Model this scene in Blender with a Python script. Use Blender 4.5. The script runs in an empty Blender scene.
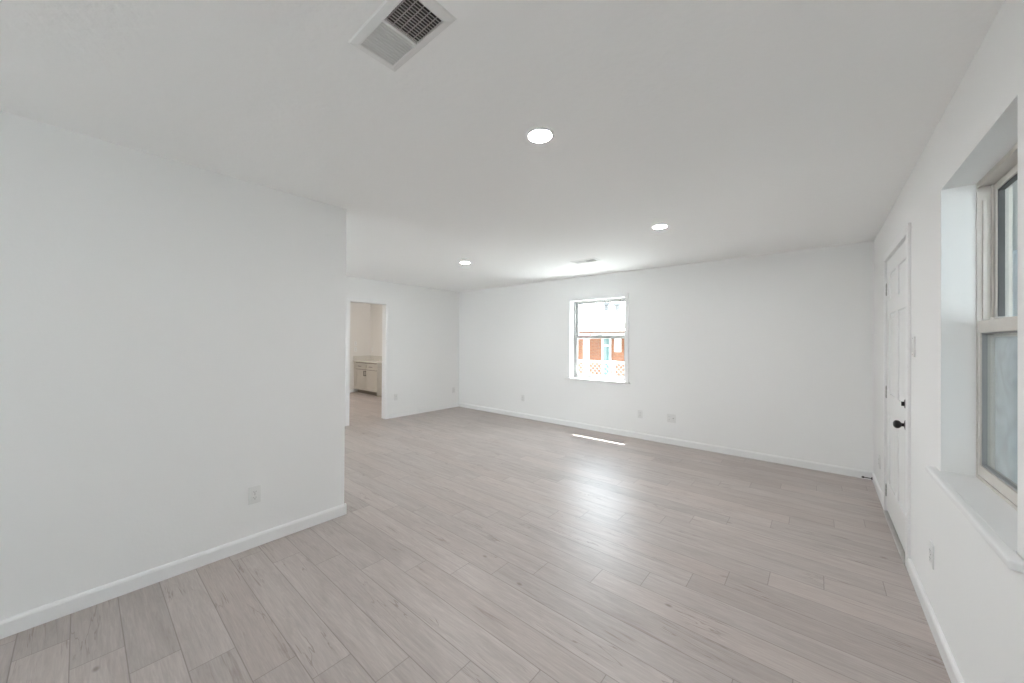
import bpy, bmesh, math, random
from mathutils import Vector, Matrix

# ------------------------------------------------------------------ camera, sky, sun, exposure
scene = bpy.context.scene
COL = scene.collection
PI = math.pi

cam_data = bpy.data.cameras.new('camera')
cam_data.sensor_width = 36.0
cam_data.sensor_fit = 'HORIZONTAL'
cam_data.lens = 36.0 * 363.625 / 1024.0
cam_data.shift_y = -1.33 / 1024.0
cam_data.clip_start = 0.02
cam_data.clip_end = 400
camera = bpy.data.objects.new('camera', cam_data)
camera.location = (0, 0, 1.3872)
camera.rotation_mode = 'XYZ'
_yaw, _pitch, _roll = 0.6998, 0.0042, -0.0061
camera.rotation_euler = (Matrix.Rotation(_yaw, 3, 'Z') @ Matrix.Rotation(PI / 2 + _pitch, 3, 'X')
                         @ Matrix.Rotation(-_roll, 3, 'Z')).to_euler()
COL.objects.link(camera)
scene.camera = camera

scene.view_settings.view_transform = 'Standard'
scene.view_settings.look = 'None'
scene.view_settings.gamma = 1.0
scene.view_settings.use_curve_mapping = False
scene.view_settings.exposure = 0.66

world = bpy.data.worlds.new('hazy_sky')
scene.world = world
world.use_nodes = True
wn = world.node_tree
wn.nodes.clear()
w_out = wn.nodes.new('ShaderNodeOutputWorld')
w_bg = wn.nodes.new('ShaderNodeBackground')
w_tc = wn.nodes.new('ShaderNodeTexCoord')
w_sep = wn.nodes.new('ShaderNodeSeparateXYZ')
w_ramp = wn.nodes.new('ShaderNodeValToRGB')
w_ramp.color_ramp.elements[0].position = 0.0
w_ramp.color_ramp.elements[0].color = (0.94, 0.97, 1.0, 1)
w_ramp.color_ramp.elements[1].position = 0.9
w_ramp.color_ramp.elements[1].color = (0.72, 0.86, 1.0, 1)
wn.links.new(w_tc.outputs['Generated'], w_sep.inputs[0])
wn.links.new(w_sep.outputs['Z'], w_ramp.inputs[0])
wn.links.new(w_ramp.outputs[0], w_bg.inputs['Color'])
wn.links.new(w_bg.outputs[0], w_out.inputs[0])
w_bg.inputs['Strength'].default_value = 8.8

sun_data = bpy.data.lights.new('sun', 'SUN')
sun_data.energy = 26.0
sun_data.angle = math.radians(0.53)
sun_data.color = (1.0, 0.98, 0.95)
sun = bpy.data.objects.new('sun', sun_data)
SUN_DIR = Vector((-0.44, 1.0, 2.05)).normalized()       # towards the sun
sun.rotation_euler = SUN_DIR.to_track_quat('Z', 'Y').to_euler()
sun.location = (-6, 14, 22)
COL.objects.link(sun)

kitchen_fill_data = bpy.data.lights.new('kitchen_fill_lamp', 'AREA')  # added area light, out of view, that warms the kitchen
kitchen_fill_data.shape = 'DISK'
kitchen_fill_data.size = 0.9
kitchen_fill_data.energy = 19
kitchen_fill_data.color = (1.0, 0.92, 0.82)
kitchen_fill = bpy.data.objects.new('kitchen_fill_lamp', kitchen_fill_data)
kitchen_fill.location = (-8.2, 3.0, 2.705)
COL.objects.link(kitchen_fill)

cy = scene.cycles
cy.max_bounces = 16
cy.diffuse_bounces = 10
cy.glossy_bounces = 6
cy.transparent_max_bounces = 16

# ------------------------------------------------------------------ room measures (metres)
R, L, B, F, H = 0.4345, -2.897, 5.217, -5.867, 2.44
PE = 1.369            # free end of the left wall
REAR = -3.0
KB, KX = 5.217, -9.56  # back and side walls of the kitchen
KH = 2.75             # its ceiling is higher

# ------------------------------------------------------------------ materials
MAT = {}


def new_mat(name):
    m = bpy.data.materials.new(name)
    m.use_nodes = True
    nt = m.node_tree
    nt.nodes.clear()
    out = nt.nodes.new('ShaderNodeOutputMaterial')
    return m, nt, out


def N(nt, kind, **kw):
    n = nt.nodes.new(kind)
    for k, v in kw.items():
        setattr(n, k, v)
    return n


def plain(name, col, rough=0.5, metal=0.0, spec=0.5, bump=0.0, bscale=200.0, vary=0.0, vscale=6.0, detail=2.0):
    m, nt, out = new_mat(name)
    p = N(nt, 'ShaderNodeBsdfPrincipled')
    p.inputs['Base Color'].default_value = (*col, 1)
    p.inputs['Roughness'].default_value = rough
    p.inputs['Metallic'].default_value = metal
    p.inputs['Specular IOR Level'].default_value = spec
    tc = N(nt, 'ShaderNodeTexCoord')
    if vary > 0:
        ns = N(nt, 'ShaderNodeTexNoise')
        ns.inputs['Scale'].default_value = vscale
        ns.inputs['Detail'].default_value = 3
        nt.links.new(tc.outputs['Object'], ns.inputs['Vector'])
        mp = N(nt, 'ShaderNodeMapRange')
        mp.inputs[1].default_value, mp.inputs[2].default_value = 0.3, 0.7
        mp.inputs[3].default_value, mp.inputs[4].default_value = 1 - vary, 1 + vary
        nt.links.new(ns.outputs['Fac'], mp.inputs[0])
        mx = N(nt, 'ShaderNodeMix', data_type='RGBA', blend_type='MULTIPLY')
        mx.inputs[0].default_value = 1.0
        mx.inputs[6].default_value = (*col, 1)
        nt.links.new(mp.outputs[0], mx.inputs[7])
        nt.links.new(mx.outputs[2], p.inputs['Base Color'])
    if bump > 0:
        nb = N(nt, 'ShaderNodeTexNoise')
        nb.inputs['Scale'].default_value = bscale
        nb.inputs['Detail'].default_value = detail
        nt.links.new(tc.outputs['Object'], nb.inputs['Vector'])
        b = N(nt, 'ShaderNodeBump')
        b.inputs['Strength'].default_value = 1.0
        b.inputs['Distance'].default_value = bump
        nt.links.new(nb.outputs['Fac'], b.inputs['Height'])
        nt.links.new(b.outputs['Normal'], p.inputs['Normal'])
    nt.links.new(p.outputs[0], out.inputs[0])
    MAT[name] = m
    return m


plain('wall_paint', (0.845, 0.845, 0.84), 0.62, spec=0.35, bump=0.0004, bscale=70, detail=3)
plain('ceiling_paint', (0.905, 0.905, 0.90), 0.75, spec=0.25, bump=0.0020, bscale=38, detail=3)
plain('sill_paint', (0.80, 0.80, 0.80), 0.62, spec=0.3)
plain('trim_paint', (0.83, 0.83, 0.83), 0.32, spec=0.5)
plain('door_paint', (0.82, 0.82, 0.815), 0.38, spec=0.5)
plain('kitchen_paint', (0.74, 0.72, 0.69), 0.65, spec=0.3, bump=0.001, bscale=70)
plain('vinyl_white', (0.80, 0.80, 0.79), 0.35)
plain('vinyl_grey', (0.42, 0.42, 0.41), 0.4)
plain('vinyl_almond', (0.60, 0.57, 0.53), 0.38, vary=0.05, vscale=9)
plain('gasket_grey', (0.30, 0.31, 0.31), 0.6)
plain('gasket', (0.10, 0.10, 0.10), 0.6)
plain('plate_plastic', (0.76, 0.76, 0.75), 0.30)
plain('plate_dark', (0.045, 0.045, 0.045), 0.5)
plain('black_metal', (0.008, 0.008, 0.008), 0.32, metal=0.0)
plain('black_rubber', (0.01, 0.009, 0.009), 0.7)
plain('hinge_metal', (0.42, 0.41, 0.39), 0.4, metal=0.8)
plain('aluminium', (0.62, 0.61, 0.59), 0.4, metal=0.85)
plain('vent_enamel', (0.77, 0.77, 0.76), 0.4)
plain('vent_dark', (0.13, 0.13, 0.125), 0.8)
plain('cabinet_paint', (0.56, 0.53, 0.475), 0.45, vary=0.02)
plain('cabinet_shadow', (0.27, 0.24, 0.20), 0.7)
plain('bronze_metal', (0.035, 0.030, 0.027), 0.45)
plain('counter_stone', (0.66, 0.63, 0.58), 0.25, vary=0.08, vscale=90)
plain('lamp_trim', (0.86, 0.86, 0.86), 0.4)
plain('galvanised', (0.62, 0.63, 0.64), 0.5, metal=0.3)
plain('wire_metal', (0.22, 0.22, 0.22), 0.75)
plain('fascia_beige', (0.24, 0.23, 0.215), 0.7)
plain('siding_paint', (0.50, 0.55, 0.58), 0.6)
plain('porch_white', (0.84, 0.84, 0.82), 0.6)
plain('roof_pale', (0.62, 0.61, 0.59), 0.85, vary=0.12, vscale=4, bump=0.004, bscale=40)
plain('teal_glass', (0.10, 0.17, 0.17), 0.08)
plain('red_cloth', (0.55, 0.14, 0.14), 0.8)
plain('concrete', (0.58, 0.575, 0.56), 0.9, vary=0.10, vscale=1.3, bump=0.002, bscale=60)
plain('dry_lawn', (0.085, 0.09, 0.06), 0.95, vary=0.25, vscale=3.0, bump=0.02, bscale=25)
plain('leaf', (0.11, 0.15, 0.07), 0.7, vary=0.3, vscale=3)
plain('bark', (0.17, 0.13, 0.10), 0.9, vary=0.2, vscale=8)


def lens_mat():
    m, nt, out = new_mat('lamp_lens')
    e = N(nt, 'ShaderNodeEmission')
    e.inputs['Color'].default_value = (1.0, 0.995, 0.985, 1)
    e.inputs['Strength'].default_value = 215.0
    nt.links.new(e.outputs[0], out.inputs[0])
    MAT['lamp_lens'] = m


def glass_mat(name, tint):
    m, nt, out = new_mat(name)
    t = N(nt, 'ShaderNodeBsdfTransparent')
    t.inputs['Color'].default_value = (*tint, 1)
    g = N(nt, 'ShaderNodeBsdfGlossy')
    g.inputs['Roughness'].default_value = 0.02
    fr = N(nt, 'ShaderNodeFresnel')
    fr.inputs['IOR'].default_value = 1.5
    mx = N(nt, 'ShaderNodeMixShader')
    # a ray leaving the back face of the thin pane passes straight on
    ge = N(nt, 'ShaderNodeNewGeometry')
    front = N(nt, 'ShaderNodeMath', operation='SUBTRACT')
    front.inputs[0].default_value = 1.0
    nt.links.new(ge.outputs['Backfacing'], front.inputs[1])
    mu = N(nt, 'ShaderNodeMath', operation='MULTIPLY')
    nt.links.new(fr.outputs[0], mu.inputs[0])
    nt.links.new(front.outputs[0], mu.inputs[1])
    nt.links.new(mu.outputs[0], mx.inputs[0])
    nt.links.new(t.outputs[0], mx.inputs[1])
    nt.links.new(g.outputs[0], mx.inputs[2])
    nt.links.new(mx.outputs[0], out.inputs[0])
    MAT[name] = m


def screen_mat():
    # fibreglass insect screen: a fine grey weave that lets about half of the light through, sagging in soft folds
    m, nt, out = new_mat('insect_mesh')
    t = N(nt, 'ShaderNodeBsdfTransparent')
    d = N(nt, 'ShaderNodeBsdfDiffuse')
    d.inputs['Color'].default_value = (0.36, 0.39, 0.42, 1)
    tl = N(nt, 'ShaderNodeBsdfTranslucent')
    tl.inputs['Color'].default_value = (0.36, 0.39, 0.42, 1)
    both = N(nt, 'ShaderNodeMixShader')
    nt.links.new(d.outputs[0], both.inputs[1])
    nt.links.new(tl.outputs[0], both.inputs[2])
    tc = N(nt, 'ShaderNodeTexCoord')
    wv = N(nt, 'ShaderNodeTexNoise')
    wv.inputs['Scale'].default_value = 5.5
    wv.inputs['Detail'].default_value = 1.5
    wv.inputs['Distortion'].default_value = 1.6
    mp = N(nt, 'ShaderNodeMapRange')
    mp.inputs[1].default_value, mp.inputs[2].default_value = 0.35, 0.65
    mp.inputs[3].default_value, mp.inputs[4].default_value = 0.50, 0.88
    mx = N(nt, 'ShaderNodeMixShader')
    nt.links.new(tc.outputs['Object'], wv.inputs['Vector'])
    nt.links.new(wv.outputs['Fac'], mp.inputs[0])
    nt.links.new(mp.outputs[0], mx.inputs[0])
    nt.links.new(t.outputs[0], mx.inputs[1])
    nt.links.new(both.outputs[0], mx.inputs[2])
    nt.links.new(mx.outputs[0], out.inputs[0])
    MAT['insect_mesh'] = m


def brick_mat():
    m, nt, out = new_mat('orange_brick')
    p = N(nt, 'ShaderNodeBsdfPrincipled')
    p.inputs['Roughness'].default_value = 0.9
    tc = N(nt, 'ShaderNodeTexCoord')
    mp = N(nt, 'ShaderNodeMapping')
    mp.inputs['Rotation'].default_value = (PI / 2, 0, 0)
    bk = N(nt, 'ShaderNodeTexBrick')
    bk.inputs['Color1'].default_value = (0.25, 0.093, 0.040, 1)
    bk.inputs['Color2'].default_value = (0.21, 0.075, 0.036, 1)
    bk.inputs['Mortar'].default_value = (0.20, 0.15, 0.12, 1)
    bk.inputs['Scale'].default_value = 1.0
    bk.inputs['Brick Width'].default_value = 0.21
    bk.inputs['Row Height'].default_value = 0.075
    bk.inputs['Mortar Size'].default_value = 0.008
    nt.links.new(tc.outputs['Object'], mp.inputs[0])
    nt.links.new(mp.outputs[0], bk.inputs['Vector'])
    nt.links.new(bk.outputs['Color'], p.inputs['Base Color'])
    nt.links.new(p.outputs[0], out.inputs[0])
    MAT['orange_brick'] = m


def floor_mat():
    m, nt, out = new_mat('pale_oak_planks')
    p = N(nt, 'ShaderNodeBsdfPrincipled')
    lk = nt.links.new

    def math_(op, a, b=None, c=None):
        n = N(nt, 'ShaderNodeMath', operation=op)
        for i, v in enumerate((a, b, c)):
            if v is None:
                continue
            if isinstance(v, (int, float)):
                n.inputs[i].default_value = v
            else:
                lk(v, n.inputs[i])
        return n.outputs[0]

    def comb(x, y, z):
        n = N(nt, 'ShaderNodeCombineXYZ')
        for i, v in enumerate((x, y, z)):
            if isinstance(v, (int, float)):
                n.inputs[i].default_value = v
            else:
                lk(v, n.inputs[i])
        return n.outputs[0]

    def noise(vec, scale, detail=3, rough=0.55, dist=0.0):
        n = N(nt, 'ShaderNodeTexNoise')
        n.inputs['Scale'].default_value = scale
        n.inputs['Detail'].default_value = detail
        n.inputs['Roughness'].default_value = rough
        n.inputs['Distortion'].default_value = dist
        lk(vec, n.inputs['Vector'])
        return n.outputs['Fac']

    def ramp(v, a, b, c=0.0, d=1.0, smooth=False):
        n = N(nt, 'ShaderNodeMapRange')
        if smooth:
            n.interpolation_type = 'SMOOTHSTEP'
        lk(v, n.inputs[0])
        for i, q in enumerate((a, b, c, d)):
            n.inputs[i + 1].default_value = q
        return n.outputs[0]

    def white(vec):
        n = N(nt, 'ShaderNodeTexWhiteNoise', noise_dimensions='2D')
        lk(vec, n.inputs['Vector'])
        return n.outputs['Value'], n.outputs['Color']

    def mixc(fac, a, b, blend='MIX'):
        n = N(nt, 'ShaderNodeMix', data_type='RGBA', blend_type=blend)
        for i, v in ((0, fac), (6, a), (7, b)):
            if isinstance(v, (int, float)):
                n.inputs[i].default_value = v
            elif isinstance(v, tuple):
                n.inputs[i].default_value = (*v, 1)
            else:
                lk(v, n.inputs[i])
        return n.outputs[2]

    W, LEN = 0.1605, 1.22
    geo = N(nt, 'ShaderNodeNewGeometry')
    sp = N(nt, 'ShaderNodeSeparateXYZ')
    lk(geo.outputs['Position'], sp.inputs[0])
    X, Y = sp.outputs[0], sp.outputs[1]
    yy = math_('DIVIDE', math_('ADD', Y, 0.02), W)
    row = math_('FLOOR', yy)
    fy = math_('FRACT', yy)
    rrow, _ = white(comb(row, 3.0, 0))
    # joints step along from row to row the way a floor is laid from offcuts
    xs = math_('SUBTRACT', math_('ADD', X, 2.345 + 10 * LEN), math_('MULTIPLY', row, 0.215))
    xs = math_('DIVIDE', math_('ADD', xs, math_('MULTIPLY', rrow, 0.12)), LEN)
    colx = math_('FLOOR', xs)
    fx = math_('FRACT', xs)
    pid, pcol = white(comb(row, colx, 0))
    pid2, _ = white(comb(row, math_('ADD', colx, 57.3), 0))
    # grain, stretched along the board
    off = math_('MULTIPLY', pid, 91.0)
    g1 = noise(comb(math_('ADD', math_('MULTIPLY', X, 1.3), off), math_('MULTIPLY', Y, 9.0), off), 1.6, 4, 0.6, 0.9)
    g2 = noise(comb(math_('ADD', math_('MULTIPLY', X, 3.0), off), math_('MULTIPLY', Y, 60.0), off), 2.0, 3, 0.6, 0.3)
    g3 = noise(comb(math_('ADD', math_('MULTIPLY', X, 0.9), off), math_('MULTIPLY', Y, 16.0), math_('ADD', off, 7.0)), 1.7, 5, 0.62, 1.4)
    light, dark, pink = (0.482, 0.432, 0.408), (0.366, 0.316, 0.294), (0.447, 0.380, 0.350)
    c = mixc(ramp(g1, 0.28, 0.78), light, dark)
    c = mixc(ramp(pid2, 0.45, 1.0, 0.0, 0.6), c, pink)
    c = mixc(1.0, c, ramp(pid, 0, 1, 0.92, 1.07), 'MULTIPLY')
    c = mixc(1.0, c, ramp(g2, 0.3, 0.7, 0.93, 1.06), 'MULTIPLY')
    g4 = noise(comb(math_('ADD', math_('MULTIPLY', X, 2.2), off), math_('MULTIPLY', Y, 26.0), math_('ADD', off, 3.0)), 2.2, 4, 0.6, 2.2)
    c = mixc(1.0, c, ramp(g4, 0.35, 0.66, 0.92, 1.05), 'MULTIPLY')
    # dark mineral streaks in some of the boards
    streak = math_('MULTIPLY', ramp(g3, 0.60, 0.72, 0, 1, True), ramp(pid2, 0.2, 0.6, 0.15, 0.75))
    c = mixc(streak, c, (0.26, 0.205, 0.185))
    # hairline dark cracks that follow the grain
    g5 = noise(comb(math_('ADD', math_('MULTIPLY', X, 0.8), off), math_('MULTIPLY', Y, 11.0), math_('ADD', off, 13.0)), 1.5, 3, 0.55, 1.1)
    hair = ramp(math_('ABSOLUTE', math_('SUBTRACT', g5, 0.5)), 0.004, 0.016, 1, 0, True)
    g6 = noise(comb(math_('ADD', math_('MULTIPLY', X, 1.6), off), math_('MULTIPLY', Y, 3.0), math_('ADD', off, 29.0)), 1.4, 1, 0.5, 0.0)
    hair = math_('MULTIPLY', hair, ramp(g6, 0.56, 0.66, 0, 1, True))
    c = mixc(math_('MULTIPLY', hair, 0.55), c, (0.20, 0.15, 0.13))
    # scattered knots
    vo = N(nt, 'ShaderNodeTexVoronoi', feature='F1')
    vo.inputs['Scale'].default_value = 1.0
    vo.inputs['Randomness'].default_value = 1.0
    lk(comb(math_('MULTIPLY', X, 2.6), math_('MULTIPLY', Y, 4.6), 0), vo.inputs['Vector'])
    vsep = N(nt, 'ShaderNodeSeparateColor')
    lk(vo.outputs['Color'], vsep.inputs[0])
    kn = ramp(vo.outputs['Distance'], 0.012, 0.070, 1, 0, True)
    kn = math_('MULTIPLY', kn, math_('GREATER_THAN', vsep.outputs[0], 0.42))
    c = mixc(math_('MULTIPLY', kn, 0.75), c, (0.20, 0.155, 0.13))
    # joints
    ey = math_('MULTIPLY', math_('MINIMUM', fy, math_('SUBTRACT', 1.0, fy)), W)
    ex = math_('MULTIPLY', math_('MINIMUM', fx, math_('SUBTRACT', 1.0, fx)), LEN)
    e = math_('MINIMUM', ey, ex)
    groove = ramp(e, 0.0008, 0.0028, 1, 0, True)
    c = mixc(math_('MULTIPLY', groove, 0.62), c, (0.17, 0.14, 0.125))
    lk(c, p.inputs['Base Color'])
    lk(ramp(g2, 0.3, 0.7, 0.36, 0.44), p.inputs['Roughness'])
    p.inputs['Specular IOR Level'].default_value = 0.65
    h = math_('SUBTRACT', math_('MULTIPLY', g2, 0.15), groove)
    b = N(nt, 'ShaderNodeBump')
    b.inputs['Strength'].default_value = 0.5
    b.inputs['Distance'].default_value = 0.0012
    lk(h, b.inputs['Height'])
    lk(b.outputs[0], p.inputs['Normal'])
    lk(p.outputs[0], out.inputs[0])
    MAT['pale_oak_planks'] = m


lens_mat()
glass_mat('clear_glass', (0.97, 0.99, 0.985))
screen_mat()
brick_mat()
floor_mat()

# ------------------------------------------------------------------ mesh helpers


def box(bm, x0, x1, y0, y1, z0, z1, bevel=0.0, seg=2):
    vs = [bm.verts.new(v) for v in ((x0, y0, z0), (x1, y0, z0), (x1, y1, z0), (x0, y1, z0),
                                    (x0, y0, z1), (x1, y0, z1), (x1, y1, z1), (x0, y1, z1))]
    fs = [bm.faces.new([vs[i] for i in f]) for f in
          ((0, 3, 2, 1), (4, 5, 6, 7), (0, 1, 5, 4), (1, 2, 6, 5), (2, 3, 7, 6), (3, 0, 4, 7))]
    if bevel > 0:
        es = list({e for f in fs for e in f.edges})
        bmesh.ops.bevel(bm, geom=es, offset=bevel, segments=seg, profile=0.6, affect='EDGES', clamp_overlap=True)
    return bm


def NB():
    return bmesh.new()


def lathe(bm, profile, axis='z', origin=(0, 0, 0), seg=32, caps=True):
    """profile: (radius, height) pairs swept about an axis through origin"""
    o = Vector(origin)
    rings = []
    for r, h in profile:
        ring = []
        for k in range(seg):
            a = 2 * PI * k / seg
            c_, s_ = r * math.cos(a), r * math.sin(a)
            v = {'z': (c_, s_, h), 'x': (h, c_, s_), 'y': (s_, h, c_)}[axis]
            ring.append(bm.verts.new(o + Vector(v)))
        rings.append(ring)
    for a, b in zip(rings, rings[1:]):
        for k in range(seg):
            bm.faces.new((a[k], a[(k + 1) % seg], b[(k + 1) % seg], b[k]))
    if caps:
        bm.faces.new(list(reversed(rings[0])))
        bm.faces.new(rings[-1])
    return bm


def tube(bm, p0, p1, r, seg=8):
    p0, p1 = Vector(p0), Vector(p1)
    q = (p1 - p0).to_track_quat('Z', 'Y')
    rings = []
    for p in (p0, p1):
        rings.append([bm.verts.new(p + q @ Vector((r * math.cos(2 * PI * k / seg), r * math.sin(2 * PI * k / seg), 0)))
                      for k in range(seg)])
    for k in range(seg):
        bm.faces.new((rings[0][k], rings[0][(k + 1) % seg], rings[1][(k + 1) % seg], rings[1][k]))
    bm.faces.new(list(reversed(rings[0])))
    bm.faces.new(rings[1])
    return bm


def extrude_profile(bm, pts, p0, p1, out):
    """pts: closed (depth, height) outline; swept from p0 to p1 on the floor plan, depth measured along 'out'"""
    p0, p1, out = Vector((*p0, 0)), Vector((*p1, 0)), Vector((*out, 0))
    a = [bm.verts.new(p0 + out * d + Vector((0, 0, z))) for d, z in pts]
    b = [bm.verts.new(p1 + out * d + Vector((0, 0, z))) for d, z in pts]
    n = len(pts)
    for i in range(n):
        bm.faces.new((a[i], a[(i + 1) % n], b[(i + 1) % n], b[i]))
    bm.faces.new(list(reversed(a)))
    bm.faces.new(b)
    return bm


def obj(name, bm, mat, parent=None, smooth=False, angle=35):
    bmesh.ops.recalc_face_normals(bm, faces=bm.faces[:])
    me = bpy.data.meshes.new(name)
    bm.to_mesh(me)
    bm.free()
    if smooth:
        for p in me.polygons:
            p.use_smooth = True
        me.set_sharp_from_angle(angle=math.radians(angle))
    me.materials.append(MAT[mat])
    o = bpy.data.objects.new(name, me)
    COL.objects.link(o)
    if parent is not None:
        o.parent = parent
    return o


def tag(o, label, cat, group=None, kind=None):
    o['label'] = label
    o['category'] = cat
    if group:
        o['group'] = group
    if kind:
        o['kind'] = kind
    return o


def thing(name, label, cat, loc=(0, 0, 0), rz=0.0, group=None, kind=None):
    o = bpy.data.objects.new(name, None)
    o.empty_display_size = 0.1
    o.location = loc
    o.rotation_euler = (0, 0, rz)
    COL.objects.link(o)
    return tag(o, label, cat, group, kind)


def dup(root, loc, rz, label):
    """a copy of a thing with copies of its parts and sub-parts"""
    r = root.copy()
    COL.objects.link(r)
    r.location = loc
    r.rotation_euler = (0, 0, rz)
    r['label'] = label
    for ch in list(root.children):
        c = ch.copy()
        COL.objects.link(c)
        c.parent = r
        for g in list(ch.children):
            d = g.copy()
            COL.objects.link(d)
            d.parent = c
    return r


def struct(name, bm, mat, label, cat, smooth=False):
    return tag(obj(name, bm, mat, None, smooth), label, cat, kind='structure')


def wall_mesh(axis, c0, c1, a0, a1, z0, z1, holes=()):
    """a wall slab between c0 and c1 (its thickness), running a0..a1, with rectangular holes (ha0, ha1, hz0, hz1)"""
    bm = NB()
    A = sorted({a0, a1, *[h[0] for h in holes], *[h[1] for h in holes]})
    Z = sorted({z0, z1, *[h[2] for h in holes], *[h[3] for h in holes]})

    def solid(i, j):
        if i < 0 or j < 0 or i >= len(A) - 1 or j >= len(Z) - 1:
            return False
        am, zm = (A[i] + A[i + 1]) / 2, (Z[j] + Z[j + 1]) / 2
        return not any(h[0] < am < h[1] and h[2] < zm < h[3] for h in holes)
    cache = {}

    def V(c, a, z):
        key = (round(c, 6), round(a, 6), round(z, 6))
        if key not in cache:
            cache[key] = bm.verts.new((c, a, z) if axis == 'x' else (a, c, z))
        return cache[key]
    for i in range(len(A) - 1):
        for j in range(len(Z) - 1):
            if not solid(i, j):
                continue
            p, q, s, t = A[i], A[i + 1], Z[j], Z[j + 1]
            for c in (c0, c1):
                bm.faces.new((V(c, p, s), V(c, q, s), V(c, q, t), V(c, p, t)))
            for di, dj, e in ((-1, 0, ((p, s), (p, t))), (1, 0, ((q, s), (q, t))), (0, -1, ((p, s), (q, s))), (0, 1, ((p, t), (q, t)))):
                if not solid(i + di, j + dj):
                    (aa, az), (ba, bz) = e
                    bm.faces.new((V(c0, aa, az), V(c0, ba, bz), V(c1, ba, bz), V(c1, aa, az)))
    return bm


def slab_mesh(x0, x1, y0, y1, z0, z1, holes):
    """a flat slab with rectangular holes through it"""
    bm = wall_mesh('x', z0, z1, x0, x1, y0, y1, holes)
    for v in bm.verts:
        z, x, y = v.co
        v.co = (x, y, z)
    return bm


# ------------------------------------------------------------------ the setting
W1 = (-3.130, -2.195, 0.800, 2.062)      # back window opening: X0, X1, Z0, Z1
W2 = (1.720, 2.565, 0.800, 2.102)        # right window opening: Y0, Y1, Z0, Z1
D1 = (3.330, 4.297, 0.0, 2.075)          # entry door opening
DW = (2.830, 3.510, 0.0, 2.050)          # doorway to the kitchen
W3 = (-5.25, -3.55, 0.45, 2.05)          # added light opening hidden behind the near wall: X0, X1, Z0, Z1
W4 = (-1.90, -0.70, 0.95, 2.05)          # added light opening behind the camera: X0, X1, Z0, Z1
T = 0.20

bm = box(NB(), -11.3, R + T, -3.3, 5.6, -0.15, 0.0)
struct('floor', bm, 'pale_oak_planks', 'pale greyed oak plank floor running through the empty room', 'floor')
VENTS = ((-1.087, 0.693), (-2.305, 4.203))
VX, VY = 0.149, 0.064
bm = slab_mesh(F - 0.12, R + T, -3.6, 5.942, H, H + 0.18, [(x - VX, x + VX, y - VY, y + VY) for x, y in VENTS])
struct('added_porch_roof', box(NB(), R + T, 4.6, -8.0, 6.70, H, H + 0.18), 'porch_white',  # added out of view to dim daylight at the side window
       'unseen white porch roof added to shade the deep side window and the entry door', 'porch roof')
struct('ceiling_kitchen', box(NB(), -11.3, F - 0.12, 0.8, 5.93, KH, KH + 0.18), 'kitchen_paint',
       'white kitchen ceiling beyond the doorway', 'ceiling')
struct('ceiling', bm, 'ceiling_paint', 'white lightly textured ceiling over the whole room', 'ceiling')
struct('wall_back', wall_mesh('y', B, B + T, F, R, 0, H, [W1]), 'wall_paint',
       'long white wall with the small bright window', 'wall')
struct('wall_right', wall_mesh('x', R, R + T, REAR - T, B + T, 0, H, [W2, D1]), 'wall_paint',
       'white wall with the entry door and the deep window recess', 'wall')
struct('wall_left', wall_mesh('x', L - 0.12, L, REAR, PE, 0, H), 'wall_paint',
       'near blank white wall ending in an outside corner', 'wall')
struct('wall_far', wall_mesh('x', F - 0.12, F, REAR - T, B + T, 0, H, [DW]), 'wall_paint',
       'white end wall with the open doorway to the kitchen', 'wall')
struct('wall_rear', wall_mesh('y', REAR - T, REAR, F, R, 0, H, [W3, W4]), 'wall_paint',
       'white wall behind the camera with two added window openings for light', 'wall')
struct('wall_kitchen_back', wall_mesh('y', KB, KB + 0.12, KX - 0.12, F - 0.12, 0, KH), 'kitchen_paint',
       'warm white kitchen wall behind the grey cabinet', 'wall')
struct('wall_kitchen_side', wall_mesh('x', KX - 0.12, KX, 1.0, KB, 0, KH), 'kitchen_paint',
       'warm white kitchen side wall left of the grey cabinet', 'wall')
struct('wall_kitchen_front', wall_mesh('y', 0.88, 1.0, KX - 0.12, F - 0.12, 0, KH), 'kitchen_paint',
       'kitchen wall hidden beside the doorway', 'wall')

# baseboards
BH, BT = 0.083, 0.014
BP = [(0, 0), (BT, 0), (BT, BH - 0.016), (BT - 0.004, BH - 0.006), (0.005, BH), (0, BH)]


def baseboard(name, runs, label):
    bm = NB()
    for p0, p1, out in runs:
        extrude_profile(bm, BP, p0, p1, out)
    return struct(name, bm, 'trim_paint', label, 'baseboard')


baseboard('baseboard_back', [((F, B), (R, B), (0, -1))], 'white baseboard along the wall with the small window')
baseboard('baseboard_right', [((R, W2[0] - 4.7), (R, D1[0] - 0.058), (-1, 0))], 'white baseboard under the deep window up to the door')
baseboard('baseboard_corner', [((R, D1[1] + 0.058), (R, B - BT), (-1, 0))], 'short white baseboard between the door and the corner')
baseboard('baseboard_left', [((L, REAR), (L, PE + BT), (1, 0)), ((L - 0.12 - BT, PE), (L + BT, PE), (0, 1)), ((L - 0.12, REAR), (L - 0.12, PE + BT), (-1, 0))], 'white baseboard of the near blank wall')
baseboard('baseboard_far', [((F, DW[1] + 0.062), (F, B - BT), (1, 0)), ((F, REAR), (F, DW[0] - 0.062), (1, 0))],
          'white baseboard on the end wall beside the doorway')
baseboard('baseboard_kitchen', [((KX, 1.0), (KX, 4.745), (1, 0))], 'white baseboard on the kitchen side wall')

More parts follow.
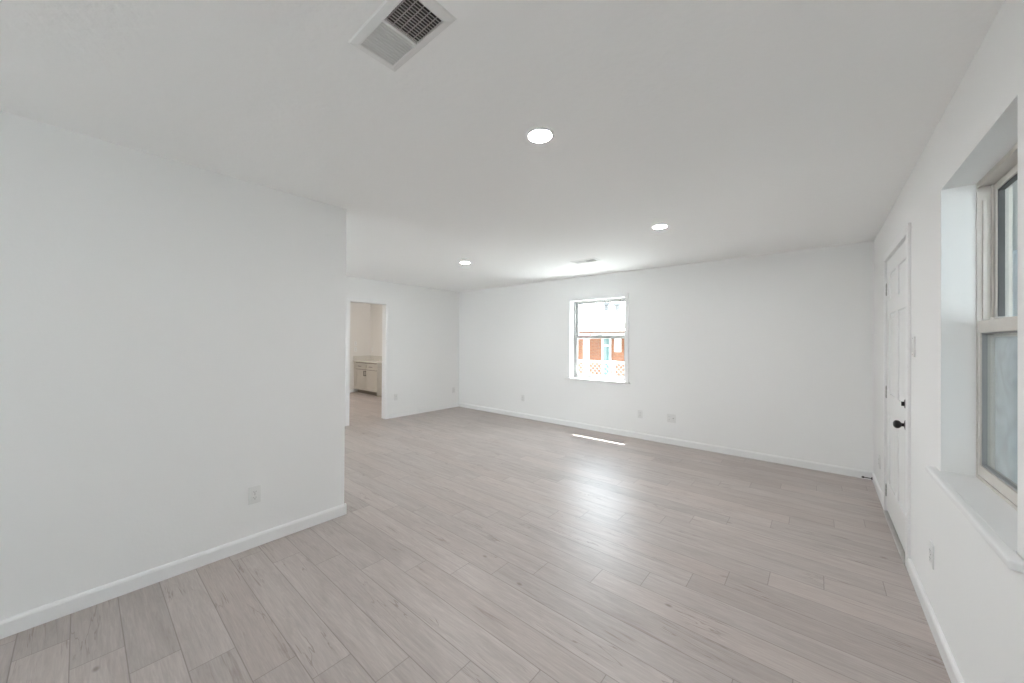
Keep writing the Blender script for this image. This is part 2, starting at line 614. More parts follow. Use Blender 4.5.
# ------------------------------------------------------------------ back window
w1 = thing('window_1', 'small white single-hung window in the long back wall', 'window', kind='structure')
x0, x1, z0, z1 = W1
cw, ct = 0.055, 0.017
bm = NB()
box(bm, x0 - cw, x0, B - ct, B, z0, z1 + cw, 0.003)
box(bm, x1, x1 + cw, B - ct, B, z0, z1 + cw, 0.003)
box(bm, x0, x1, B - ct, B, z1, z1 + cw, 0.003)
obj('window_casing', bm, 'trim_paint', w1)
bm = NB()
box(bm, x0 - cw - 0.025, x1 + cw + 0.025, B - 0.045, B, z0 - 0.024, z0, 0.006, 3)
box(bm, x0, x1, B - 0.01, B + 0.115, z0 - 0.024, z0 + 0.001)
obj('window_sill', bm, 'sill_paint', w1, True)
bm = NB()
fy0, fy1, fw = B + 0.105, B + 0.185, 0.022
box(bm, x0, x0 + fw, fy0, fy1, z0, z1)
box(bm, x1 - fw, x1, fy0, fy1, z0, z1)
box(bm, x0 + fw, x1 - fw, fy0, fy1, z1 - fw, z1)
box(bm, x0 + fw, x1 - fw, fy0, fy1, z0, z0 + fw)
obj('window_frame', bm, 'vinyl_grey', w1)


def sash_y(name, xa, xb, za, zb, ya, yb, st, top, bot, mat, parent, glass_y):
    bm = NB()
    box(bm, xa, xa + st, ya, yb, za, zb, 0.002)
    box(bm, xb - st, xb, ya, yb, za, zb, 0.002)
    box(bm, xa + st, xb - st, ya, yb, zb - top, zb, 0.002)
    box(bm, xa + st, xb - st, ya, yb, za, za + bot, 0.002)
    s = obj(name, bm, mat, parent)
    obj('pane', box(NB(), xa + st, xb - st, glass_y, glass_y + 0.004, za + bot, zb - top), 'clear_glass', s)
    return s


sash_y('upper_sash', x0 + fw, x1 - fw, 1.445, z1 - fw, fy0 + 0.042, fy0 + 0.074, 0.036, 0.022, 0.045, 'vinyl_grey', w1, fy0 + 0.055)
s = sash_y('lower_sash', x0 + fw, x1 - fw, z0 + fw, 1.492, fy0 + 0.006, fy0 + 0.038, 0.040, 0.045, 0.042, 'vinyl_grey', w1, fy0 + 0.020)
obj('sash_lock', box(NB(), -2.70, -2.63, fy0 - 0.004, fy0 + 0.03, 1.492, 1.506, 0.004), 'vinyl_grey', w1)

# ------------------------------------------------------------------ right window in its deep recess
w2 = thing('window_2', 'almond single-hung window set deep in the near side wall', 'window', kind='structure')
y0, y1, z0, z1 = W2
bm = NB()
# stool with rounded nose and horns past the opening
box(bm, 0.398, R, y0 - 0.085, y1 + 0.085, z0 - 0.028, z0, 0.010, 4)
box(bm, R - 0.01, 0.545, y0, y1, z0 - 0.028, z0 + 0.001)
obj('window_sill', bm, 'sill_paint', w2, True)
bm = NB()
fx0, fx1, fw = 0.537, 0.632, 0.013
box(bm, fx0, fx1, y0, y0 + fw, z0, z1)
box(bm, fx0, fx1, y1 - fw, y1, z0, z1)
box(bm, fx0, fx1, y0 + fw, y1 - fw, z1 - 0.020, z1)
box(bm, fx0, fx1, y0 + fw, y1 - fw, z0, z0 + 0.014)
# parting beads of the jamb tracks
for ya, yb in ((y1 - fw - 0.012, y1 - fw), (y0 + fw, y0 + fw + 0.012)):
    box(bm, 0.5755, 0.5795, ya, yb, z0 + 0.014, z1 - 0.02)
obj('window_frame', bm, 'vinyl_almond', w2)
# balance covers standing in the inner track above the lower sash
for ya, yb in ((y1 - fw - 0.009, y1 - fw), (y0 + fw, y0 + fw + 0.009)):
    o = obj('balance_cover', box(NB(), 0.551, 0.565, ya, yb, 1.50, 2.02, 0.002), 'vinyl_almond', w2)


def sash_x(name, ya, yb, za, zb, xa, xb, st, top, bot, mat, parent, glass_x):
    bm = NB()
    box(bm, xa, xb, ya, ya + st, za, zb, 0.003)
    box(bm, xa, xb, yb - st, yb, za, zb, 0.003)
    box(bm, xa, xb, ya + st, yb - st, zb - top, zb, 0.003)
    box(bm, xa, xb, ya + st, yb - st, za, za + bot, 0.003)
    s = obj(name, bm, mat, parent)
    bm = NB()
    g = 0.006
    for a, b, c, d in ((ya + st, ya + st + g, za + bot, zb - top), (yb - st - g, yb - st, za + bot, zb - top),
                       (ya + st + g, yb - st - g, za + bot, za + bot + g), (ya + st + g, yb - st - g, zb - top - g, zb - top)):
        box(bm, xa + 0.006, glass_x + 0.004, a, b, c, d)
    obj('glazing_bead', bm, 'gasket' if name == 'upper_sash' else 'gasket_grey', s)
    obj('pane', box(NB(), glass_x, glass_x + 0.004, ya + st, yb - st, za + bot, zb - top), 'clear_glass', s)
    return s


sash_x('upper_sash', y0 + fw, y1 - fw, 1.436, z1 - 0.022, 0.5805, 0.612, 0.030, 0.030, 0.040, 'vinyl_almond', w2, 0.600)
sash_x('lower_sash', y0 + fw, y1 - fw, z0 + 0.017, 1.490, 0.5385, 0.573, 0.026, 0.052, 0.045, 'vinyl_almond', w2, 0.555)
bm = NB()
box(bm, 0.540, 0.574, y1 - 0.20, y1 - 0.15, 1.490, 1.500, 0.003)
obj('sash_lock', bm, 'vinyl_almond', w2)
bm = NB()
box(bm, 0.5805, 0.5865, y0 + fw, y0 + fw + 0.012, z0 + 0.016, 1.434)
box(bm, 0.5805, 0.5865, y1 - fw - 0.012, y1 - fw, z0 + 0.016, 1.434)
box(bm, 0.5805, 0.5865, y0 + fw, y1 - fw, z0 + 0.014, z0 + 0.028)
box(bm, 0.5805, 0.5865, y0 + fw, y1 - fw, 1.420, 1.434)
sf = obj('screen_frame', bm, 'vinyl_almond', w2)
bm = NB()
n = 28
ya, yb = y0 + fw + 0.012, y1 - fw - 0.012
vs = [[bm.verts.new((0.5835, ya + (yb - ya) * i / n, z0 + 0.026 + (1.424 - z0 - 0.026) * j / n)) for j in range(n + 1)] for i in range(n + 1)]
for i in range(n):
    for j in range(n):
        bm.faces.new((vs[i][j], vs[i + 1][j], vs[i + 1][j + 1], vs[i][j + 1]))
obj('insect_screen', bm, 'insect_mesh', sf, True)

# ------------------------------------------------------------------ unseen rear windows, added to light the room
def added_window(name, rect, label):
    w3 = thing(name, label, 'window', kind='structure')
    x0, x1, z0, z1 = rect
    bm = NB()
    ya, yb = REAR - 0.14, REAR - 0.07
    for a, b in ((x0, x0 + 0.045), ((x0 + x1) / 2 - 0.03, (x0 + x1) / 2 + 0.03), (x1 - 0.045, x1)):
        box(bm, a, b, ya, yb, z0, z1)
    box(bm, x0, x1, ya, yb, z1 - 0.045, z1)
    box(bm, x0, x1, ya, yb, z0, z0 + 0.045)
    obj('window_frame', bm, 'vinyl_white', w3)
    obj('window_sill', box(NB(), x0 - 0.08, x1 + 0.08, REAR - 0.07, REAR + 0.04, z0 - 0.025, z0, 0.004), 'trim_paint', w3)
    for a, b in ((x0 + 0.045, (x0 + x1) / 2 - 0.03), ((x0 + x1) / 2 + 0.03, x1 - 0.045)):
        obj('pane', box(NB(), a, b, REAR - 0.11, REAR - 0.106, z0 + 0.045, z1 - 0.045), 'clear_glass', w3)


added_window('added_window_3', W3, 'wide window added in the rear wall for light, out of sight behind the near wall')
added_window('added_window_4', W4, 'wide window added for light, unseen behind the camera')

# ------------------------------------------------------------------ entry door in the right wall
d1 = thing('door_1', 'white six-panel entry door with black knob and deadbolt', 'door', kind='structure')
y0, y1, z0, z1 = D1
jt = 0.0
sy0, sy1, sz0, sz1 = y0 + 0.020, y1 - 0.007, 0.030, z1 - 0.009
# jamb with stop behind the slab
bm = NB()
box(bm, R + 0.002, R + T, y0, y0 + 0.017, 0, z1)
box(bm, R + 0.050, R + T, y1 - 0.012, y1, 0, z1)
box(bm, R + 0.050, R + T, y0 + 0.017, y1 - 0.012, z1 - 0.012, z1)
obj('door_jamb', bm, 'trim_paint', d1)
# slab with six raised panels, modelled on its room face
bm = NB()
fx = R + 0.001
box(bm, fx + 0.009, fx + 0.044, sy0, sy1, sz0, sz1)
wdt = sy1 - sy0
st, mid = 0.115, 0.105
pw = (wdt - 2 * st - mid) / 2
rails = [(sz0, sz0 + 0.235), (sz0 + 0.800, sz0 + 0.960), (sz0 + 1.600, sz0 + 1.710), (sz1 - 0.115, sz1)]
for a, b in ((sy0, sy0 + st), (sy0 + st + pw, sy0 + st + pw + mid), (sy1 - st, sy1)):
    box(bm, fx, fx + 0.010, a, b, sz0, sz1)
for za, zb in rails:
    for a in (sy0 + st, sy0 + st + pw + mid):
        box(bm, fx, fx + 0.010, a, a + pw, za, zb)
for (za, zb) in ((rails[0][1], rails[1][0]), (rails[1][1], rails[2][0]), (rails[2][1], rails[3][0])):
    for a in (sy0 + st, sy0 + st + pw + mid):
        m = 0.014
        lo = [(a + m, za + m), (a + pw - m, za + m), (a + pw - m, zb - m), (a + m, zb - m)]
        m2 = m + 0.030
        hi = [(a + m2, za + m2), (a + pw - m2, za + m2), (a + pw - m2, zb - m2), (a + m2, zb - m2)]
        vl = [bm.verts.new((fx + 0.0095, p, q)) for p, q in lo]
        vh = [bm.verts.new((fx + 0.002, p, q)) for p, q in hi]
        for i in range(4):
            bm.faces.new((vl[i], vl[(i + 1) % 4], vh[(i + 1) % 4], vh[i]))
        bm.faces.new(vh)
obj('door_slab', bm, 'door_paint', d1)
for zc in (1.835, 0.99, 0.18):
    bm = NB()
    for k in range(3):
        z_ = zc - 0.045 + k * 0.031
        lathe(bm, [(0.0042, z_), (0.0042, z_ + 0.026)], 'z', (R - 0.003, y1 + 0.001, 0), 12)
    lathe(bm, [(0.0028, zc - 0.05), (0.0028, zc + 0.053)], 'z', (R - 0.003, y1 + 0.001, 0), 10)
    obj('hinge', bm, 'hinge_metal', d1, True)
# knob: rose, neck and an egg-shaped grip
ky, kz = sy0 + 0.055, 0.869
bm = lathe(NB(), [(0.0, 0.0), (0.033, 0.0), (0.034, -0.004), (0.030, -0.009), (0.017, -0.013), (0.0, -0.0131)], 'x', (fx, ky, kz), 28, False)
rose = obj('knob_rose', bm, 'black_metal', d1, True)
prof = [(0.0115, -0.010), (0.0105, -0.020), (0.012, -0.025), (0.019, -0.030), (0.0245, -0.037), (0.0262, -0.045),
        (0.0245, -0.053), (0.018, -0.059), (0.009, -0.0622), (0.0, -0.0625)]
obj('door_knob', lathe(NB(), prof, 'x', (fx, ky, kz), 28, False), 'black_metal', d1, True)
bm = lathe(NB(), [(0.0, 0.0), (0.030, 0.0), (0.031, -0.004), (0.027, -0.011), (0.0, -0.0112)], 'x', (fx, ky, 1.004), 28, False)
db = obj('deadbolt', bm, 'black_metal', d1, True)
obj('thumb_turn', box(NB(), fx - 0.026, fx - 0.010, ky - 0.004, ky + 0.004, 0.990, 1.018, 0.002), 'black_metal', db)
obj('door_sweep', box(NB(), fx + 0.012, fx + 0.040, sy0, sy1, 0.015, 0.030), 'gasket', d1)
# casing and threshold
bm = NB()
ct, cw = 0.015, 0.058
box(bm, R - ct, R, y0 - cw, y0 + 0.012, 0, z1 + cw, 0.004)
box(bm, R - ct, R, y1 + 0.008, y1 + cw, 0, z1 + cw, 0.004)
box(bm, R - ct, R, y0 + 0.012, y1 + 0.008, z1 + 0.001, z1 + cw, 0.004)
struct('trim_1', bm, 'trim_paint', 'flat white casing around the entry door', 'door casing')
bm = NB()
box(bm, R - 0.022, R + T, y0 + 0.018, y1 - 0.001, 0.0, 0.013, 0.004)
struct('trim_2', bm, 'aluminium', 'narrow metal threshold under the entry door', 'threshold')

# doorway casing to the kitchen: jamb lining and thin face trim
bm = NB()
y0, y1, z0, z1 = DW
jl = 0.016
box(bm, F - 0.125, F + 0.004, y0, y0 + jl, 0, z1)
box(bm, F - 0.125, F + 0.004, y1 - jl, y1, 0, z1)
box(bm, F - 0.125, F + 0.004, y0 + jl, y1 - jl, z1 - jl, z1)
for a, b in ((y0 - 0.056, y0 + 0.004), (y1 - 0.004, y1 + 0.056)):
    box(bm, F, F + 0.012, a, b, 0, z1 + 0.056, 0.003)
box(bm, F, F + 0.012, y0 + 0.004, y1 - 0.004, z1 - 0.004, z1 + 0.056, 0.003)
struct('trim_3', bm, 'trim_paint', 'white casing lining the open doorway to the kitchen', 'door casing')

# ------------------------------------------------------------------ outlets and switch


def make_outlet(label, loc, rz, width=0.070, group='white wall outlets'):
    t = thing('wall_outlet', label, 'outlet', loc, rz, group)
    w = width / 2
    obj('cover_plate', box(NB(), -w, w, -0.006, 0.0, -0.0575, 0.0575, 0.0025, 3), 'plate_plastic', t, True)
    for zc in (-0.0195, 0.0195):
        bm = NB()
        box(bm, -0.0165, 0.0165, -0.0085, -0.0055, zc - 0.0135, zc + 0.0135, 0.0014)
        r_ = obj('receptacle', bm, 'plate_plastic', t)
        bm = NB()
        box(bm, -0.0072, -0.0052, -0.0090, -0.0080, zc - 0.0015, zc + 0.0065)
        box(bm, 0.0052, 0.0072, -0.0090, -0.0080, zc - 0.0005, zc + 0.0055)
        lathe(bm, [(0.0024, -0.0090), (0.0024, -0.0080)], 'y', (0, 0, zc - 0.0075), 12)
        obj('contact_slots', bm, 'plate_dark', r_)
    obj('cover_screw', lathe(NB(), [(0.003, -0.0072), (0.003, -0.0055)], 'y', (0, 0, 0), 12), 'hinge_metal', t)
    return t


first = make_outlet('white duplex outlet on the near blank wall above its baseboard', (L, 0.763, 0.349), PI / 2)
RIGHT, BACK = -PI / 2, 0.0
for loc, rz, lab in (
        ((R, 2.722, 0.345), RIGHT, 'white outlet below the deep window, between the sill and the baseboard'),
        ((R, 4.715, 0.310), RIGHT, 'white outlet on the short wall between the entry door and the corner'),
        ((-1.963, B, 0.354), BACK, 'narrow white outlet below and right of the small window, left one of the pair'),
        ((-4.121, B, 0.360), BACK, 'white outlet on the back wall between the far corner and the window'),
        ((F, 3.700, 0.368), PI / 2, 'white outlet right beside the kitchen doorway casing'),
        ((F, 5.070, 0.363), PI / 2, 'white outlet on the doorway wall next to the far room corner'),
        ((-9.44, KB, 1.145), BACK, 'faint outlet above the kitchen backsplash, over the cabinet drawers'),
        ((KX, 4.795, 1.312), PI / 2, 'upper of two stacked plates on the kitchen wall left of the counter'),
        ((KX, 4.795, 1.152), PI / 2, 'lower of two stacked plates on the kitchen wall left of the counter')):
    dup(first, loc, rz, lab)

# two-gang plate: a receptacle beside a cable jack
t = thing('wall_plate', 'wider white two-gang wall plate right of the outlet below the small window', 'outlet', (-1.532, B, 0.354))
obj('cover_plate', box(NB(), -0.058, 0.058, -0.006, 0.0, -0.0575, 0.0575, 0.0025, 3), 'plate_plastic', t, True)
for zc in (-0.0195, 0.0195):
    r_ = obj('receptacle', box(NB(), -0.041, -0.010, -0.0085, -0.0055, zc - 0.0135, zc + 0.0135, 0.0014), 'plate_plastic', t)
    bm = NB()
    box(bm, -0.0320, -0.0300, -0.0090, -0.0080, zc - 0.0015, zc + 0.0065)
    box(bm, -0.0215, -0.0195, -0.0090, -0.0080, zc - 0.0005, zc + 0.0055)
    obj('contact_slots', bm, 'plate_dark', r_)
obj('cable_jack', lathe(NB(), [(0.006, -0.016), (0.006, -0.006), (0.009, -0.006), (0.009, -0.0055)], 'y', (0.025, 0, 0), 14), 'hinge_metal', t, True)

t = thing('light_switch', 'white light switch between the entry door and the deep window', 'light switch', (R, 3.168, 1.373), RIGHT)
obj('cover_plate', box(NB(), -0.036, 0.036, -0.008, 0.0, -0.060, 0.060, 0.003, 3), 'plate_plastic', t, True)
bm = NB()
vs = []
for y_, z_ in ((-0.0075, -0.033), (-0.0115, -0.033), (-0.0085, 0.033), (-0.0075, 0.033)):
    vs.append([bm.verts.new((sx * 0.0165, y_, z_)) for sx in (-1, 1)])
for i in range(4):
    a, b = vs[i], vs[(i + 1) % 4]
    bm.faces.new((a[0], a[1], b[1], b[0]))
bm.faces.new([v[0] for v in vs])
bm.faces.new([v[1] for v in reversed(vs)])
obj('rocker', bm, 'plate_plastic', t)
for z_ in (-0.048, 0.048):
    obj('cover_screw', lathe(NB(), [(0.003, -0.0092), (0.003, -0.0075)], 'y', (0, 0, z_), 12), 'hinge_metal', t)

# ------------------------------------------------------------------ ceiling: recessed lights and air registers


def make_light(label, loc):
    t = thing('recessed_light', label, 'ceiling light', loc, 0, 'recessed ceiling lights')
    prof = [(0.056, -0.003), (0.059, -0.007), (0.068, -0.006), (0.072, -0.002), (0.072, 0.0), (0.056, 0.0), (0.056, -0.003)]
    obj('trim_ring', lathe(NB(), prof, 'z', (0, 0, 0), 48, False), 'lamp_trim', t, True)
    obj('lens', lathe(NB(), [(0.0, -0.0052), (0.030, -0.0050), (0.0555, -0.0035), (0.0555, -0.0005), (0.0, -0.0004)], 'z', (0, 0, 0), 48, False), 'lamp_lens', t, True)
    return t


light = make_light('round glowing recessed light nearest the big ceiling vent', (-1.085, 1.502, H))
dup(light, (-1.100, 3.377, H), 0, 'round glowing recessed light in front of the entry door, over the right half')
dup(light, (-3.607, 3.300, H), 0, 'small round glowing recessed light over the far left, toward the kitchen doorway')


def make_vent(label, loc):
    """two-way ceiling register: flange, two banks of slanted blades, dark box with damper blades behind"""
    t = thing('ceiling_vent', label, 'air vent', loc, 0, 'white ceiling air registers')
    ox, oy, ix, iy = 0.182, 0.0925, 0.149, 0.0640
    bm = NB()
    zt = -0.009
    ring = [(-ox, -oy, 0), (-ox + 0.004, -oy + 0.004, -0.004), (-ix - 0.006, -iy - 0.006, zt), (-ix, -iy, zt), (-ix, -iy, 0.002)]
    cols = []
    for (px, py, pz) in ring:
        ax, ay = abs(px), abs(py)
        cols.append([bm.verts.new(v) for v in ((-ax, -ay, pz), (ax, -ay, pz), (ax, ay, pz), (-ax, ay, pz))])
    for a, b in zip(cols, cols[1:]):
        for k in range(4):
            bm.faces.new((a[k], a[(k + 1) % 4], b[(k + 1) % 4], b[k]))
    obj('flange', bm, 'vent_enamel', t)
    obj('center_bar', box(NB(), -0.0045, 0.0045, -iy, iy, -0.010, -0.001, 0.001), 'vent_enamel', t)
    nb = 12
    pitch = (ix - 0.0045) / nb
    for side in (-1, 1):
        bm = NB()
        for k in range(nb):
            cx = side * (0.0045 + pitch * (k + 0.5))
            # each blade leans away from the middle bar
            dx, za, zb, th_ = side * 0.0044, -0.0088, 0.0030, 0.0010
            p = [(cx + dx + th_, za), (cx - dx + th_, zb), (cx - dx - th_, zb), (cx + dx - th_, za)]
            a = [bm.verts.new((q[0], -iy, q[1])) for q in p]
            b = [bm.verts.new((q[0], iy, q[1])) for q in p]
            for i in range(4):
                bm.faces.new((a[i], a[(i + 1) % 4], b[(i + 1) % 4], b[i]))
        obj('louver_bank', bm, 'vent_enamel', t)
    bm = NB()
    for k in range(5):
        yc = -iy + (k + 0.5) * (2 * iy / 5)
        box(bm, -ix, ix, yc - 0.0009, yc + 0.0009, 0.0050, 0.0085)
    obj('damper', bm, 'vent_enamel', t)
    bm = NB()
    e = 0.002
    box(bm, -ix, ix, -iy, iy, 0.098, 0.100)
    box(bm, -ix, -ix + e, -iy, iy, 0.0, 0.098)
    box(bm, ix - e, ix, -iy, iy, 0.0, 0.098)
    box(bm, -ix, ix, -iy, -iy + e, 0.0, 0.098)
    box(bm, -ix, ix, iy - e, iy, 0.0, 0.098)
    obj('duct_boot', bm, 'vent_dark', t)
    return t


vent = make_vent('large white two-way air vent in the ceiling above the camera', (*VENTS[0], H))
dup(vent, (*VENTS[1], H), 0, 'small white air vent in the ceiling in front of the small window')

# ------------------------------------------------------------------ door stop in the back right corner
t = thing('door_stop', 'small black rod door stop low in the back right corner', 'door stop', (R - BT, 5.150, 0.030), 0)
bm = lathe(NB(), [(0.0, 0.0), (0.013, 0.0), (0.013, -0.006), (0.006, -0.009), (0.0, -0.0091)], 'x', (0, 0, 0), 16, False)
obj('base_plate', bm, 'black_metal', t, True)
bm = NB()
pr = []
for k in range(23):
    h_ = -0.008 - k * 0.0024
    pr.append((0.0048 if k % 2 else 0.0034, h_))
lathe(bm, pr, 'x', (0, 0, 0), 14)
obj('spring_rod', bm, 'black_metal', t, True)
bm = lathe(NB(), [(0.0, -0.058), (0.0075, -0.058), (0.0085, -0.062), (0.0085, -0.074), (0.006, -0.078), (0.0, -0.0785)], 'x', (0, 0, 0), 16, False)
obj('rubber_tip', bm, 'black_rubber', t, True)

# invented fixture base over the added kitchen light, unseen past the doorway
t = thing('added_lamp_base', 'round lamp base added above the kitchen fill light, unseen past the doorway', 'ceiling light', (-8.2, 3.0, KH))
obj('base', lathe(NB(), [(0.0, 0.0), (0.47, 0.0), (0.47, -0.025), (0.455, -0.034), (0.0, -0.034)], 'z', (0, 0, 0), 40, False), 'lamp_trim', t, True)

# ------------------------------------------------------------------ kitchen cabinet through the doorway
CX0, CX1, CY0, CH = -9.500, -8.355, 4.75, 0.828
t = thing('base_cabinet', 'grey base cabinet with two doors and two drawers in the kitchen', 'cabinet', (CX0, CY0, 0))
w = CX1 - CX0
dp = KB - CY0 - 0.003
bm = NB()
box(bm, 0.018, w - 0.018, 0.020, dp, 0.095, CH)
obj('carcass', bm, 'cabinet_shadow', t)
obj('toe_kick', box(NB(), 0.018, w - 0.018, 0.085, dp, 0, 0.095), 'cabinet_shadow', t)
obj('side_panel', box(NB(), w - 0.018, w, 0.0, dp, 0, CH), 'cabinet_paint', t)
obj('side_panel', box(NB(), 0, 0.018, 0.0, dp, 0.095, CH), 'cabinet_paint', t)


def shaker(xa, xb, za, zb, rail):
    bm = NB()
    box(bm, xa, xb, 0.012, 0.020, za, zb)
    for a, b, c, d in ((xa, xa + rail, za, zb), (xb - rail, xb, za, zb), (xa + rail, xb - rail, za, za + rail), (xa + rail, xb - rail, zb - rail, zb)):
        box(bm, a, b, 0.0, 0.013, c, d, 0.0015)
    return bm


def pull(p0, p1):
    bm = NB()
    a, b = Vector(p0), Vector(p1)
    d = (b - a).normalized()
    tube(bm, a - d * 0.012, b + d * 0.012, 0.006, 10)
    for q in (a, b):
        tube(bm, q, q + Vector((0, 0.030, 0)), 0.005, 8)
    return bm


mid_x = (w - 0.018) / 2
for k, (xa, xb) in enumerate(((0.022, mid_x - 0.005), (mid_x + 0.005, w - 0.024))):
    d_ = obj('door', shaker(xa, xb, 0.105, 0.628, 0.058), 'cabinet_paint', t)
    hx = xb - 0.032 if k == 0 else xa + 0.032
    obj('handle', pull((hx, -0.030, 0.49), (hx, -0.030, 0.60)), 'bronze_metal', d_, True)
    w_ = obj('drawer', shaker(xa, xb, 0.645, 0.800, 0.034), 'cabinet_paint', t)
    hc = (xa + xb) / 2
    obj('handle', pull((hc - 0.055, -0.030, 0.722), (hc + 0.055, -0.030, 0.722)), 'bronze_metal', w_, True)

obj('filler_strip', box(NB(), KX - CX0 + 0.002, -0.001, 0.004, 0.022, 0.095, CH), 'cabinet_paint', t)

t = thing('countertop', 'pale stone countertop with backsplash on the kitchen cabinet', 'countertop', (CX0, CY0, CH))
obj('slab', box(NB(), KX - CX0 + 0.002, w + 0.02, -0.030, dp, 0.0, 0.030, 0.003), 'counter_stone', t)
obj('backsplash', box(NB(), KX - CX0 + 0.002, w + 0.02, dp - 0.020, dp, 0.030, 0.150, 0.002), 'counter_stone', t)
obj('side_splash', box(NB(), KX - CX0 + 0.002, KX - CX0 + 0.022, -0.015, dp - 0.021, 0.030, 0.150, 0.002), 'counter_stone', t)

# ------------------------------------------------------------------ outside
G = -0.45
struct('ground', box(NB(), -60, 60, -60, 90, G - 0.2, G), 'concrete', 'sunlit pale ground outside the windows', 'ground')

struct('lawn', box(NB(), -40, 4.0, 9.3, 60, G, G + 0.03), 'dry_lawn', 'dry lawn between the fence and the brick house', 'lawn')

# neighbour's brick house beyond the fence
HY = 17.0
t = thing('house', 'orange brick house with pale low roof seen through the small window', 'house', (-9.5, HY, G))
ox, oz = -9.5, G


def hb(bm, xa, xb, ya, yb, za, zb, bev=0):
    return box(bm, xa - ox, xb - ox, ya - HY, yb - HY, za - oz, zb - oz, bev)


obj('brick_wall', hb(NB(), -17, -4.5, HY, HY + 6, G, 1.95), 'orange_brick', t)
# low pitched roof whose verge drops gently to the right
bm = NB()
prof = [(-18.0, 3.30), (-4.0, 1.82)]
sec = [(-1.6, 0.0), (-1.6, 0.16), (3.2, 1.25), (7.2, 0.1), (7.2, 0.0)]
ends = []
for px, pz in prof:
    ends.append([bm.verts.new((px - ox, dy, pz + dz - oz)) for dy, dz in sec])
for i in range(len(sec)):
    j = (i + 1) % len(sec)
    bm.faces.new((ends[0][i], ends[0][j], ends[1][j], ends[1][i]))
bm.faces.new(ends[0])
bm.faces.new(list(reversed(ends[1])))
obj('roof', bm, 'roof_pale', t)
bm = NB()
a = [bm.verts.new((px - ox, dy, pz + dz - oz)) for px, pz in prof for dy, dz in ((-1.68, -0.10), (-1.68, 0.19), (-1.6, 0.19), (-1.6, -0.10))]
for i in range(4):
    j = (i + 1) % 4
    bm.faces.new((a[i], a[j], a[4 + j], a[4 + i]))
bm.faces.new(a[:4])
bm.faces.new(list(reversed(a[4:])))
obj('fascia', bm, 'fascia_beige', t)
obj('porch_beam', hb(NB(), -15, -6.0, HY - 1.35, HY - 1.2, 1.62, 1.82), 'fascia_beige', t)
for px in (-12.9, -8.55, -5.2):
    obj('porch_post', hb(NB(), px - 0.10, px + 0.10, HY - 1.40, HY - 1.16, G, 1.62, 0.01), 'porch_white', t)
# storm door and windows
bm = NB()
for a, b, c, d in ((-8.36, -8.28, G, 1.75), (-7.95, -7.86, G, 1.75), (-8.28, -7.95, 1.18, 1.26), (-8.28, -7.95, 1.68, 1.75)):
    hb(bm, a, b, HY - 0.06, HY, c, d)
fr = obj('door_frame', bm, 'porch_white', t)
obj('door_pane', hb(NB(), -8.28, -7.95, HY - 0.03, HY - 0.005, G, 1.68), 'teal_glass', fr)
bm = NB()
hb(bm, -7.68, -7.34, HY - 0.05, HY, 0.92, 1.60)
obj('window_panel', bm, 'porch_white', t)
obj('red_awning', hb(NB(), -9.15, -8.25, HY - 1.50, HY - 1.42, 1.52, 1.80), 'red_cloth', t)
for px, hh in ((-8.72, 0.35), (-8.1, 0.30)):
    obj('roof_pipe', lathe(NB(), [(0.12, 0.0), (0.12, hh), (0.19, hh + 0.02), (0.19, hh + 0.16), (0.10, hh + 0.22)], 'z', (px - ox, 1.2, 3.0 - oz), 12), 'plate_dark', t, True)

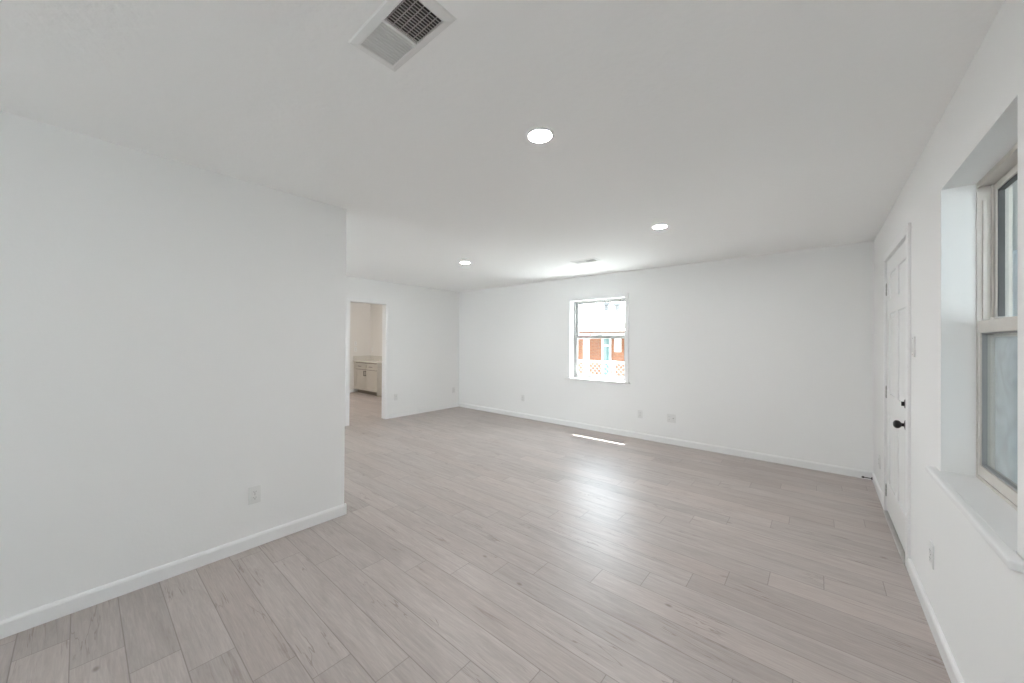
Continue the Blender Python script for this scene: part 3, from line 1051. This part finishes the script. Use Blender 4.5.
# chain-link fence
FY = 9.5
t = thing('chain_link_fence', 'galvanised chain-link fence in front of the brick house', 'fence', (-5.0, FY, G))
fx0_, fx1_, ft = -3.6, 3.4, 0.83 - G
bm = NB()
tube(bm, (fx0_, 0, ft), (fx1_, 0, ft), 0.032, 12)
obj('top_rail', bm, 'galvanised', t, True)
for px in (-2.63, -0.17, 0.69, 3.1):
    bm = NB()
    tube(bm, (px, 0.0, 0), (px, 0.0, ft + 0.05), 0.034, 12)
    obj('post', bm, 'galvanised', t, True)
bm = NB()
cell = 0.13
k = fx0_ - ft
while k < fx1_:
    for s_ in (1, -1):
        xa, xb = k, k + ft
        za, zb = (0.0, ft) if s_ == 1 else (ft, 0.0)
        # clip the wire at the fence ends
        ta = max(0.0, (fx0_ - xa) / (xb - xa))
        tb = min(1.0, (fx1_ - xa) / (xb - xa))
        if tb > ta:
            tube(bm, (xa + (xb - xa) * ta, 0.012 * s_, za + (zb - za) * ta), (xa + (xb - xa) * tb, 0.012 * s_, za + (zb - za) * tb), 0.0065, 4)
    k += cell
obj('wire_mesh', bm, 'wire_metal', t)

# white sided wing seen at a slant through the right window
t = thing('sided_wing', 'pale lap-sided building outside the deep side window', 'building', (0.55, 6.75, G))
bm = NB()
n = 0
z_ = 0.0
while z_ < 4.2:
    v = [(0, -0.012, z_), (6, -0.012, z_), (6, 0.0, z_ + 0.15), (0, 0.0, z_ + 0.15), (0, 0.1, z_), (6, 0.1, z_), (6, 0.1, z_ + 0.15), (0, 0.1, z_ + 0.15)]
    q = [bm.verts.new(c) for c in v]
    for f in ((0, 1, 2, 3), (5, 4, 7, 6), (0, 3, 7, 4), (1, 5, 6, 2), (3, 2, 6, 7), (4, 5, 1, 0)):
        bm.faces.new([q[i] for i in f])
    z_ += 0.15
obj('lap_siding', bm, 'siding_paint', t)
obj('light_block_wall', box(NB(), -0.11, 0.08, -1.33, 0.10, 0, H - G), 'siding_paint', t)  # added to keep sunlit yard bounce off the siding
obj('corner_board', box(NB(), -0.05, 0.03, -0.03, 0.12, 0, 4.3), 'porch_white', t)

t = thing('added_shade_wall', 'unseen lap-sided wall added beyond the porch to block sky light', 'building', (4.35, 0, G))  # added out of view to cut sky light reaching the recess
bm = NB()
z_ = 0.0
while z_ < 3.4:
    v = [(-0.012, -9, z_), (-0.012, 6.6, z_), (0.0, 6.6, z_ + 0.15), (0.0, -9, z_ + 0.15), (0.1, -9, z_), (0.1, 6.6, z_), (0.1, 6.6, z_ + 0.15), (0.1, -9, z_ + 0.15)]
    q = [bm.verts.new(c) for c in v]
    for f in ((0, 1, 2, 3), (5, 4, 7, 6), (0, 3, 7, 4), (1, 5, 6, 2), (3, 2, 6, 7), (4, 5, 1, 0)):
        bm.faces.new([q[i] for i in f])
    z_ += 0.15
obj('lap_siding', bm, 'siding_paint', t)
